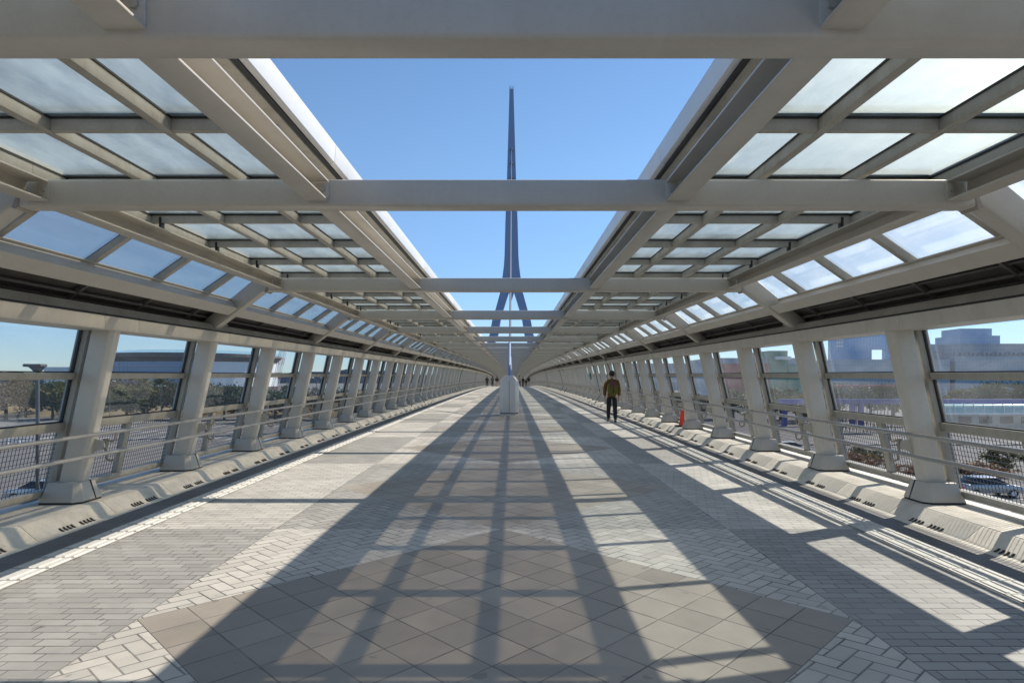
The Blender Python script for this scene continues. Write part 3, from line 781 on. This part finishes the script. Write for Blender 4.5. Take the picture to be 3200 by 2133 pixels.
far = [(1522, 104, 1.62, 'black', 'black', 'distant person in black, leftmost of the group left of the pillar', .12),
       (1539, 104, 1.64, 'greyc', 'black', 'distant person in grey top with a pale bag side, middle of the left group', .08),
       (1553, 104, 1.6, 'black', 'pink', 'distant person in a black top and pale pink trousers, left of the pillar', .1),
       (1623, 98, 1.66, 'beige', 'black', 'distant person in a beige top beside the right edge of the pillar', .14),
       (1634.5, 104, 1.5, 'black', 'navy', 'distant person in black top and dark jeans, second right of the pillar', .06),
       (1644, 104, 1.15, 'black', 'black', 'small distant child in black among the group right of the pillar', .06),
       (1652, 104, 1.62, 'black', 'beige', 'distant person in black top and pale trousers, rightmost of the far group', .08)]
for (sx, y, H, a, b, l, stv) in far:
    person('person', (CX+(sx-1600)/2133*y, y, zd(y)), H, R(random.uniform(-20, 20)), stv, 0, a, b, l, swing=random.uniform(-.05, .1), fingers=True, lean=.1 if a == 'beige' else 0)

# ------------------------------------------------------------------ world outside
def fol(name, a, b):
    n = NT(name); v = n.coord(); c = n.mix(n.ramp(n.noise(v, 1.3, 3), .35, .65), a, b)
    d = n.n('ShaderNodeBsdfTranslucent'); n.put(d.inputs[0], c); s_ = n.bsdf(c, .7)
    mx = n.n('ShaderNodeMixShader'); mx.inputs[0].default_value = .25; n.t.links.new(s_, mx.inputs[1]); n.t.links.new(d.outputs[0], mx.inputs[2])
    return n.done(mx.outputs[0])
M['leaf_dark'] = fol('leaf_dark', (.022, .045, .016), (.045, .07, .024))
M['leaf_olive'] = fol('leaf_olive', (.07, .085, .018), (.12, .11, .028))
M['leaf_brown'] = fol('leaf_brown', (.07, .052, .026), (.115, .085, .04))
M['leaf_rust'] = fol('leaf_rust', (.14, .07, .03), (.24, .12, .05))
M['bark'] = paint('bark', (.09, .07, .05), .9, .3, 3)
def tree_parts(kind, seed, hh=8.0, wd=3.4):
    rnd = random.Random(seed)
    t = MB(); t.tube([(0, 0, 0), (.05, 0, hh*.2), (rnd.uniform(-.2, .2), .1, hh*.45), (rnd.uniform(-.3, .3), 0, hh*.75)], [.26, .2, .14, .05], 8)
    tips = []
    for k in range(9 if kind != 'leaf_brown' else 16):
        a = rnd.uniform(0, 6.28); z0 = hh*rnd.uniform(.2, .5); e = Vector((math.cos(a)*wd*.7, math.sin(a)*wd*.7, hh*rnd.uniform(.45, .9)))
        t.tube([(0, 0, z0), (e.x*.5, e.y*.5, z0+(e.z-z0)*.6), e], [.1, .06, .02], 5); tips.append(e)
    c = MB(); nb = 34; fac = 1 if kind != 'leaf_brown' else .7
    for i in range(nb):
        while True:
            p = Vector((rnd.uniform(-1, 1), rnd.uniform(-1, 1), rnd.uniform(-1, 1)))
            if .35 < p.length < 1: break
        ctr = Vector((p.x*wd, p.y*wd, hh*.60+p.z*hh*.36)); rad = rnd.uniform(.5, 1.1)*wd/3
        for j in range(int(60*fac)):
            q = ctr+Vector((rnd.gauss(0, .5), rnd.gauss(0, .5), rnd.gauss(0, .42)))*rad
            if q.z < hh*.14: continue
            s_ = rnd.uniform(.12, .3)*(1 if kind != 'leaf_brown' else .7); m3 = Euler((rnd.uniform(0, 6), rnd.uniform(0, 6), rnd.uniform(0, 6))).to_matrix()
            c.add([q+m3@Vector(w_) for w_ in ((-s_, -s_*.6, 0), (s_, -s_*.5, .04), (s_*.8, s_*.6, 0), (-s_*.7, s_*.7, .05))], [(0, 1, 2, 3)])
    return t.mesh('trunk', 'bark', smooth=True), c.mesh('crown', kind)
TP = {}
def tree(px, d, hgt, wid, kind, label, var=0, zb=GZ, cat='tree', name='tree'):
    key = (kind, var)
    if key not in TP: TP[key] = tree_parts(kind, hash(kind) % 7 + var*13 if False else len(kind)+var*13)
    x = CX+(px-1600)/2133*d
    o = empty(name, (x, d, zb), (0, 0, px*.7)); o.scale = (wid/6.8, wid/6.8, hgt/8)
    objm('trunk', TP[key][0], o); objm('crown', TP[key][1], o); tag(o, label, cat, 'trees outside the bridge')
NM = {'leaf_dark': 'dark green', 'leaf_olive': 'yellowish olive', 'leaf_brown': 'bare brown', 'leaf_rust': 'rust brown'}
LT = [(18, 150, 8.6, 12, 'leaf_brown', 0), (80, 158, 8.4, 9, 'leaf_brown', 1), (128, 165, 8.8, 7, 'leaf_dark', 0), (165, 150, 8.6, 9, 'leaf_dark', 1), (196, 148, 8.4, 8.5, 'leaf_olive', 0), (255, 155, 8.5, 9, 'leaf_dark', 2),
      (345, 170, 9.4, 13, 'leaf_brown', 0), (395, 150, 7.4, 10, 'leaf_olive', 1), (450, 150, 7.2, 10, 'leaf_olive', 2), (505, 155, 8.9, 7, 'leaf_dark', 0), (540, 150, 8.6, 6.5, 'leaf_brown', 1),
      (655, 165, 8.2, 9, 'leaf_brown', 1), (700, 150, 8.4, 7, 'leaf_dark', 1), (745, 150, 7.0, 9, 'leaf_dark', 2), (860, 140, 7.6, 9, 'leaf_dark', 0), (985, 150, 7.2, 9, 'leaf_brown', 0), (1060, 150, 7.5, 8, 'leaf_dark', 1),
      (40, 178, 9.2, 13, 'leaf_brown', 1), (100, 182, 9.0, 11, 'leaf_dark', 1), (225, 180, 9.4, 12, 'leaf_dark', 0), (310, 182, 9.8, 13, 'leaf_dark', 1), (425, 182, 9.6, 13, 'leaf_brown', 1), (480, 180, 9.3, 12, 'leaf_dark', 2), (575, 182, 8.8, 11, 'leaf_dark', 0), (620, 150, 6.8, 9, 'leaf_olive', 0), (920, 160, 7.6, 10, 'leaf_dark', 2)]
for i, (px, d, hh, wd, kd, vr) in enumerate(LT):
    tree(px, d, hh, wd, kd, f'{NM[kd]} tree {"behind the front row" if d > 175 else "beyond the car park"}, {ORD[sorted(q[0] for q in LT).index(px)]} from the left picture edge', vr)
RT = [(2150, 150, 6.5, 10, 'leaf_dark', 0), (2290, 150, 7.0, 11, 'leaf_dark', 1), (2440, 150, 7.0, 11, 'leaf_dark', 2), (2490, 140, 6.5, 9, 'leaf_olive', 0), (2620, 150, 8.5, 9, 'leaf_dark', 0), (2720, 158, 8.2, 10, 'leaf_dark', 1), (2790, 150, 8.0, 9, 'leaf_olive', 1),
      (2990, 160, 6.6, 8, 'leaf_olive', 2), (3030, 140, 5.6, 6, 'leaf_dark', 2), (3085, 150, 8.6, 8, 'leaf_dark', 1), (3140, 150, 8.8, 9, 'leaf_dark', 0), (3195, 150, 8.0, 8, 'leaf_dark', 2)]
for i, (px, d, hh, wd, kd, vr) in enumerate(RT):
    tree(px, d, hh, wd, kd, f'{NM[kd]} tree beyond the right windows, {ORD[i]} counted from the middle of the bridge', vr)
for i, (px, d, hh, wd, kd) in enumerate([(2420, 58, 1.6, 3.2, 'leaf_rust'), (2560, 56, 1.8, 4.0, 'leaf_rust'), (2670, 60, 2.3, 4.4, 'leaf_rust'), (2700, 66, 2.2, 3.6, 'leaf_olive'), (2830, 58, 1.5, 3.4, 'leaf_rust'), (3030, 57, 1.8, 5.5, 'leaf_rust'), (3150, 62, 2.6, 4.0, 'leaf_olive')]):
    tree(px, d, hh, wd, kd, f'low {NM[kd]} bush beside the road, {ORD[i]} from the middle of the bridge', i % 2, cat='bush', name='bush')

def facade(name, base, line, nx, nz, glassy=.25, w1=.12, w2=.12):
    n = NT(name); v = n.coord('Generated'); sp_ = n.n('ShaderNodeSeparateXYZ'); n.put(sp_.inputs[0], v)
    fx = n.m('FRACT', n.m('MULTIPLY', n.m('ADD', sp_.outputs[0], sp_.outputs[1]), nx)); fz = n.m('FRACT', n.m('MULTIPLY', sp_.outputs[2], nz))
    L = n.m('MAXIMUM', n.m('LESS_THAN', fx, w1), n.m('LESS_THAN', fz, w2))
    c = n.mix(L, base, line); nz_ = n.noise(v, 3, 3)
    c = n.mix(n.m('MULTIPLY', nz_, .35), c, tuple(x*.7 for x in base))
    return n.done(n.bsdf(c, glassy))
M['f_blue'] = facade('blue_curtain_wall', (.15, .36, .62), (.26, .46, .68), 24, 22, .2)
M['f_blue2'] = facade('blue_tower_wall', (.14, .34, .60), (.26, .46, .68), 14, 12, .2)
M['f_grey'] = facade('grey_hall_wall', (.23, .36, .46), (.16, .25, .34), 40, 6, .5)
M['f_band'] = facade('banded_wall', (.19, .31, .40), (.36, .45, .50), 50, 3, .5)
M['f_green'] = paint('green_wall', (.10, .26, .20), .6, .2, .1)
M['f_red'] = paint('red_wall', (.32, .08, .08), .6, .2, .1)
M['f_dark'] = paint('dark_low_wall', (.05, .055, .065), .6, .2, .1)
M['arena_glass'] = facade('arena_glass', (.20, .29, .42), (.14, .21, .32), 60, 4, .25)
M['arena_white'] = facade('arena_ribs', (.80, .82, .82), (.60, .63, .65), 50, 1, .5, .4, .02)
M['arena_roof'] = paint('arena_roof', (.12, .11, .105), .6, .15, .05)
M['bluepaint'] = paint('blue_beam_paint', (.06, .09, .36), .5, .1, .2)
def X(px, d): return CX+(px-1600)/2133*d
def Zp(v, d): return EYE+(1190-v)/2133*d
def blk(px0, px1, v, d, dep, mat, nm, par, zb=GZ, bev=0):
    return MB().box((X(px0, d), d, zb if zb is not None else GZ), (X(px1, d), d+dep, Zp(v, d))).build(nm, mat, par, bevel=bev)
# blue office tower with a square opening
r = empty('office_tower', (0, 0, 0)); d = 450
x0, x1, h0, h1 = X(2596, d), X(2830, d), X(2724, d), X(2766, d); zt, ha, hb = Zp(1034, d), Zp(1092, d), Zp(1123, d)
MB().box((x0, d, GZ), (x1, d+4, hb)).build('lower_block', 'f_blue', r)
MB().box((x0, d, hb+.01), (h0, d+4, ha)).build('side_block', 'f_blue', r)
MB().box((h1, d, hb+.01), (x1, d+4, ha)).build('side_block', 'f_blue', r)
MB().box((x0, d, ha+.01), (x1, d+4, zt)).build('upper_block', 'f_blue', r)
m = MB()
for i in range(3):
    for j in range(4):
        a = X(2613+i*7.5, d); b = Zp(1046+j*10.5, d); m.box((a, d-.3, b-1.4), (a+1.1, d-.05, b))
m.build('windows', 'white', r)
tag(r, 'blue glass office tower with a square opening cut through it, seen through the right windows', 'building')
r = empty('stepped_tower', (0, 0, 0)); d = 520
blk(2998, 3125, 1048, d, 30, 'f_blue2', 'wide_block', r); MB().box((X(3011, d), d+3, Zp(1048, d)+.02), (X(3108, d), d+27, Zp(1025, d))).build('top_block', 'f_blue2', r)
tag(r, 'stepped blue glass tower rising above the grey hall at the right picture edge', 'building')
r = empty('exhibition_hall', (0, 0, 0)); d = 380
blk(2900, 2985, 1075, d+12, 40, 'f_grey', 'wing', r); MB().box((X(2985, d), d, GZ), (X(3420, d), d+60, Zp(1112, d))).build('base_hall', 'f_grey', r)
MB().box((X(2990, d), d+4, Zp(1112, d)+.02), (X(3380, d), d+50, Zp(1072, d))).build('upper_hall', 'f_band', r)
m = MB()
for i in range(26): m.box((X(2995+i*14, d), d+1, Zp(1110, d)), (X(2999+i*14, d), d+3.8, Zp(1098+(i % 3)*3, d)))
m.build('roof_plant', 'f_grey', r)
tag(r, 'long grey hall with a banded upper storey at the right picture edge', 'building')
r = empty('low_building', (0, 0, 0)); d = 400
MB().box((X(2560, d), d-20, GZ), (X(2900, d), d+20, Zp(1126, d))).build('wall', 'f_grey', r); tag(r, 'low grey building in front of the blue tower', 'building')
r = empty('shopping_hall', (0, 0, 0)); d = 330
blk(2225, 2540, 1118, d, 40, 'f_grey', 'hall', r); MB().box((X(2397, d), d-2, GZ), (X(2456, d), d+20, Zp(1096, d))).build('green_block', 'f_green', r)
MB().box((X(2240, d), d-3, GZ), (X(2395, d), d-.5, Zp(1136, d))).build('red_wall', 'f_red', r); MB().box((X(2456, d), d-3, GZ), (X(2520, d), d-.5, Zp(1140, d))).build('green_wall', 'f_green', r)
MB().box((X(2415, d), d-4, Zp(1124, d)), (X(2462, d), d-2.2, Zp(1114, d))).build('white_sign_wall', 'white', r)
tag(r, 'low grey hall with green and red wall blocks seen between the right columns', 'building')
r = empty('far_block', (0, 0, 0)); d = 600
blk(1980, 2240, 1135, d, 40, 'f_band', 'wall', r); tag(r, 'pale far building low on the horizon behind the right columns', 'building')
# glass tube arcade with blue beam
r = empty('glass_arcade', (0, 0, 0)); d = 118
def gtube():
    n = NT('arcade_glass'); return n.done(n.bsdf((.30, .48, .46), .12, 0))
M['arc'] = gtube()
xa, xb = X(2890, d), X(3420, d); zc, rr = Zp(1278, d), 1.15
m = MB(); nn2 = 12; vs = []
for xx in (xa, xb):
    for k in range(nn2+1):
        a = math.pi*k/nn2; vs.append((xx, d+1.2-math.cos(a)*1.3, zc-rr+.2+math.sin(a)*rr*1.6))
m.add(vs, [(k, k+1, nn2+2+k, nn2+1+k) for k in range(nn2)]+[tuple(range(nn2, -1, -1)), tuple(range(nn2+1, 2*nn2+2))]); m.build('glass_vault', 'arc', r, smooth=True)
m = MB(); xx = xa
while xx < xb:
    m.tube([(xx+(k/nn2)*1.0, d+1.2-math.cos(math.pi*k/nn2)*1.33, zc-rr+.2+math.sin(math.pi*k/nn2)*rr*1.63) for k in range(nn2+1)], .05, 5); xx += 1.7
m.build('ribs', 'white', r)
MB().box((xa, d-.4, GZ), (xb, d+3.5, zc-rr+.18)).build('base_wall', 'trough', r)
MB().box((xa, d-.5, zc-rr+.2), (xb, d-.15, zc-rr+.5)).build('sill', 'white', r)
m = MB()
for i in range(6): m.box((X(2990+i*65, d), d-.46, GZ+1.2), (X(3030+i*65, d), d-.41, GZ+2.4))
m.build('windows', 'f_dark', r)
tag(r, 'green glazed barrel vault arcade on a grey wall, outside the right windows', 'arcade')
r = empty('blue_beam', (0, 0, 0)); d = 128
MB().box((X(2440, d), d, Zp(1262, d)), (X(3420, d), d+1.5, Zp(1247, d))).build('girder', 'bluepaint', r)
for px in (2450, 2664, 2690, 2880): MB().box((X(px, d), d+.2, GZ), (X(px, d)+.7, d+1.2, Zp(1262, d)-.01)).build('leg', 'bluepaint', r)
tag(r, 'long blue painted beam on blue legs behind the glass arcade', 'beam')
r = empty('steel_gantry', (0, 0, 0)); d = 112
MB().box((X(2615, d), d, Zp(1209, d)), (X(2815, d), d+3, Zp(1203, d))).build('deck', 'f_red', r)
m = MB()
for i in range(18): m.cyl((X(2620+i*11, d), d, Zp(1203, d)), (X(2625+i*11, d), d, Zp(1190, d)), .05, n=4); m.cyl((X(2620+i*11, d), d+1, GZ), (X(2620+i*11, d), d+1, Zp(1209, d)), .07, n=4)
for v_ in (1195, 1225, 1240, 1256): m.cyl((X(2615, d), d, Zp(v_, d)), (X(2815, d), d, Zp(v_, d)), .04, n=4)
m.build('railing', 'greyc', r)
tag(r, 'dark red steel gantry on thin posts in front of the trees, right side', 'gantry')

# arena on the left
def arena():
    r = empty('arena', (0, 0, 0)); d = 380
    xl, xr = X(166, d), X(800, d); cx = (xl+xr)/2; hw = (xr-xl)/2
    def ring(sc, z, k0=0, k1=24, dz=0):
        out = []
        for k in range(k0, k1+1):
            a = math.pi*(k/24); out.append((cx-math.cos(a)*hw*sc, d+40-math.sin(a)*40*sc, z+dz*math.sin(a)))
        return out
    def band(nm, s0, z0, s1, z1, mat, k0=0, k1=24, dz=0):
        a, b = ring(s0, z0, k0, k1), ring(s1, z1, k0, k1, dz); n = len(a)
        MB().add(a+b, [(i, i+1, n+i+1, n+i) for i in range(n-1)]).build(nm, mat, r)
    zt = Zp(1128, d)
    band('glass_wall', .97, GZ+5, .97, zt, 'arena_glass', 0, 15); band('ribbed_wall', .97, GZ+5, .97, zt, 'arena_white', 15, 24)
    band('plinth', .972, GZ, .972, GZ+5.2, 'f_dark')
    band('roof_soffit', .96, zt-.2, 1.02, Zp(1113, d), 'arena_roof'); band('roof_edge', 1.02, Zp(1113, d), 1.015, Zp(1107, d), 'arena_roof', dz=1.2)
    rt = ring(1.015, Zp(1107, d), dz=1.2); n = len(rt)
    MB().add(rt+[(p[0]*.9+cx*.1, p[1]+14, p[2]+2.2) for p in rt], [(i, i+1, n+i+1, n+i) for i in range(n-1)]+[tuple(range(n, 2*n))]).build('roof', 'arc', r)
    MB().box((X(60, d), d+20, GZ), (X(172, d), d+60, Zp(1144, d))).build('annex', 'arena_white', r)
    tag(r, 'large arena with a curved overhanging roof, glass wall and ribbed wall, outside the left windows', 'arena')
arena()
M['grass'] = paint('dry_grass', (.20, .15, .08), .9, .3, .3, (.10, .09, .05))
M['hedge'] = paint('hill_green', (.10, .105, .07), .9, .3, .05)
m = MB(); n = 40; a = []
for i in range(n+1):
    px = -100+i*30; d = 172; a.append((X(px, d), GZ+.05, GZ+3.2+.9*math.sin(i*.7)+.6*math.sin(i*1.9)))
vs = [(x, 160, z0) for x, z0, z1 in a]+[(x, 176, z1) for x, z0, z1 in a]+[(x, 190, GZ) for x, z0, z1 in a]
m.add(vs, [(i+q*(n+1), i+1+q*(n+1), i+1+(q+1)*(n+1), i+(q+1)*(n+1)) for i in range(n) for q in (0, 1)]); tag(m.build('grass_bank', 'grass', smooth=True), kind='structure')
m = MB(); a = []
rnd = random.Random(3)
for i in range(161): a.append((-3800+i*48, 26+10*rnd.random()+14*math.sin(i*.31)*math.sin(i*.11)))
vs = [(x, 2600, GZ) for x, z in a]+[(x, 2600, z) for x, z in a]+[(x, 2900, GZ) for x, z in a]; n = 161
m.add(vs, [(i, i+1, n+i+1, n+i) for i in range(160)]+[(n+i, n+i+1, 2*n+i+1, 2*n+i) for i in range(160)])
M['hills'] = paint('hills_blue', (.12, .15, .19), 1, .2, .01); tag(m.build('hills', 'hills'), kind='structure')
# road strips and markings
M['carpark'] = paint('car_park_asphalt', (.15, .15, .15), .85, .3, .2); M['road'] = paint('road_asphalt', (.10, .10, .105), .85, .3, .5); M['mark'] = paint('road_paint', (.62, .62, .6), .8, .3, 1)
for nm, x0, x1, y0, y1 in (('road', 12, 140, 44, 54), ('road', -160, -12, 42, 52), ('road', 12, 200, 74, 90), ('pavement', 12, 160, 90, 96), ('car_park', -260, -14, 96, 158)):
    o = MB().box((x0, y0, GZ-.05), (x1, y1, GZ+(.004 if nm != 'pavement' else .12))).build(nm, 'road' if nm == 'road' else 'carpark', None); tag(o, kind='structure')
def marks(nm, boxes):
    m = MB()
    for b in boxes: m.box((b[0], b[1], GZ+.004), (b[2], b[3], GZ+.010))
    tag(m.build(nm, 'mark'), kind='structure')
marks('road_markings', [(12+8*i, 48.9, 17+8*i, 49.15) for i in range(14)]+[(-160+8*i, 47, -155+8*i, 47.25) for i in range(18)]+[(12+9*i, 82, 17+9*i, 82.3) for i in range(18)]+[(12, 44.4, 140, 44.6), (-160, 51.4, -12, 51.6)]+
      [(-240+2.8*i, y0, -239.8+2.8*i, y0+5) for i in range(78) for y0 in (98, 112, 126, 140)])

# lamp posts outside
def lamp(px, d, v, style, label):
    x = X(px, d); h = Zp(v, d)-GZ; r = empty('lamp_post', (x, d, GZ))
    MB().cyl((0, 0, 0), (0, 0, h-.35), .095 if style == 0 else .07, .08 if style == 0 else .05, 12).build('pole', 'pole', r, smooth=True)
    if style == 0:
        MB().hull([(-.1, -.1, h-.36), (.1, -.1, h-.36), (.1, .1, h-.36), (-.1, .1, h-.36)], [(-.30, -.2, h-.12), (.24, -.2, h-.12), (.24, .2, h-.12), (-.30, .2, h-.12)]).build('lamp_neck', 'pole', r)
        MB().box((-.55, -.25, h-.118), (.30, .25, h+.02)).build('lamp_head', 'pole', r, bevel=.04)
    else:
        for q in (-1, 1): MB().tube([(0, 0, h-.4), (q*.3, 0, h-.1), (q*.7, 0, h)], .04, 6).build('arm', 'pole', r); MB().box((q*.7-.25, -.15, h-.02), (q*.7+.25, .15, h+.08)).build('lamp_head', 'white', r, bevel=.02)
    tag(r, label, 'street lamp', 'lamp posts outside')
M['pole'] = paint('pole_grey', (.09, .095, .10), .5, .1, 1)
lamp(118, 32, 1138, 0, 'dark grey lamp post with a flat broad head close outside the left windows')
lamp(343, 120, 1190, 1, 'thin lamp post with two arms between the first and second left columns')
lamp(990, 90, 1180, 1, 'thin two-armed lamp post seen between the fourth and fifth left columns')
lamp(503, 140, 1205, 1, 'short lamp post with two pale heads among trees outside the left wall')
lamp(2172, 120, 1130, 1, 'thin lamp post with two arms seen between right columns near the cone')

# lattice crane
r = empty('tower_crane', (X(850, 300), 300, GZ))
M['crane'] = paint('crane_red', (.45, .10, .10), .5, .1, 1)
base = Vector((0, 0, 0)); top = Vector((X(882, 300)-X(850, 300)+1.5, 0, Zp(1062, 300)-GZ)); m1, m2 = MB(), MB()
side = Vector((1.1, 0, 0)); N_ = 34
for i in range(N_):
    p, q = base.lerp(top, i/N_), base.lerp(top, (i+1)/N_); mm = m1 if (i//4) % 2 else m2
    for sx in (-1, 1):
        for sy in (-1, 1): mm.cyl(p+side*sx+Vector((0, sy, 0)), q+side*sx+Vector((0, sy, 0)), .12, n=4)
    mm.cyl(p-side, q+side, .08, n=4); mm.cyl(p+side, q-side, .08, n=4)
m1.build('red_lattice', 'crane', r); m2.build('white_lattice', 'white', r)
MB().cyl(top, top+Vector((-16, 0, -34)), .05, n=4).build('cable', 'pole', r)
tag(r, 'red and white lattice crane boom between the third and fourth left columns', 'crane')

# cars
M['carglass'] = paint('car_glass', (.02, .025, .03), .1, 0)
M['tyre'] = paint('tyre', (.02, .02, .02), .8, .1)
def car(x, y, rz, mat, label, L=4.3):
    r = empty('parked_car' if x < 0 else 'car', (x, y, GZ+.01), (0, 0, rz)); k = L/4.3
    prof = [(-2.15, .35), (2.15, .35), (2.15, .62), (2.05, .82), (1.2, .95), (-1.95, .98), (-2.12, .8)]
    MB().prism([(a*k, b) for a, b in prof], -.85, .85).build('body', mat, r, bevel=.06, seg=3)
    cb = MB().hull([(-1.75*k, -.80, .95), (1.2*k, -.80, .95), (1.2*k, .80, .95), (-1.75*k, .80, .95)], [(-1.3*k, -.62, 1.42), (.35*k, -.62, 1.42), (.35*k, .62, 1.42), (-1.3*k, .62, 1.42)]).build('cabin_glass', 'carglass', r, bevel=.04)
    MB().box((-1.32*k, -.63, 1.40), (.37*k, .63, 1.46)).build('roof', mat, r, bevel=.03)
    for sx in (-1.35, 1.35):
        for sy in (-1, 1):
            wv = MB().cyl((sx*k, sy*.70, .32), (sx*k, sy*.88, .32), .32, n=20).build('wheel', 'tyre', r, smooth=False)
            MB().cyl((sx*k, sy*.885, .32), (sx*k, sy*.89, .32), .19, n=12).build('rim', 'white', wv)
    for sy in (-.6, .6):
        MB().box((2.06*k, sy-.16, .62), (2.17*k, sy+.16, .76)).build('headlight', 'white', r, bevel=.02); MB().box((-2.17*k, sy-.14, .68), (-2.08*k, sy+.14, .82)).build('tail_light', 'red', r, bevel=.02)
    tag(r, label, 'car', 'cars outside')
M['silver'] = paint('car_silver', (.45, .46, .48), .25, .05, 1, metal=.5); M['carw'] = paint('car_white', (.7, .7, .7), .25, .05, 1); M['carb'] = paint('car_blue', (.10, .2, .42), .25, .05, 1)
car(X(3120, 49), 50.2, 0, 'silver', 'silver car on the road below the right picture edge, seen through the mesh')
car(X(2480, 78), 79, 0, 'carw', 'white car on the road beyond the bushes, right side')
car(X(50, 46), 48.5, R(180), 'silver', 'silver car on the road below the left picture edge, seen through the mesh')
car(X(560, 46), 45, 0, 'carb', 'blue car below the left wall, seen between the second and third columns')
car(X(920, 80), 78, R(8), 'carw', 'white car far along the road outside the left wall')
car(X(1010, 70), 68, R(5), 'carb', 'blue car farther along the road outside the left wall')
# low barrier rails in the car park
for i, (px, d) in enumerate([(70, 92), (120, 88), (190, 92), (10, 88), (250, 90)]):
    m = MB(); x = X(px, d)
    m.box((x-2.2, d, GZ+.55), (x+2.2, d+.08, GZ+.75))
    for q in (-2, 2): m.box((x+q-.06, d+.09, GZ), (x+q+.06, d+.2, GZ+.8))
    tag(m.build('barrier', 'white'), f'low white barrier rail at the near side of the car park, {ORD[i]} of the row', 'barrier', 'barrier rails in the car park')
# white fence lines below left
m = MB(); tagf = None
for i in range(60):
    x = -60+i*.8; m.cyl((x, 36, GZ), (x, 36, GZ+1.1), .02, n=4)
for z in (.4, 1.1): m.cyl((-60, 36, GZ+z), (-12.5, 36, GZ+z), .025, n=4)
tag(m.build('fence', 'white'), 'thin white railing on the ground below the left wall, seen through the mesh', 'fence')
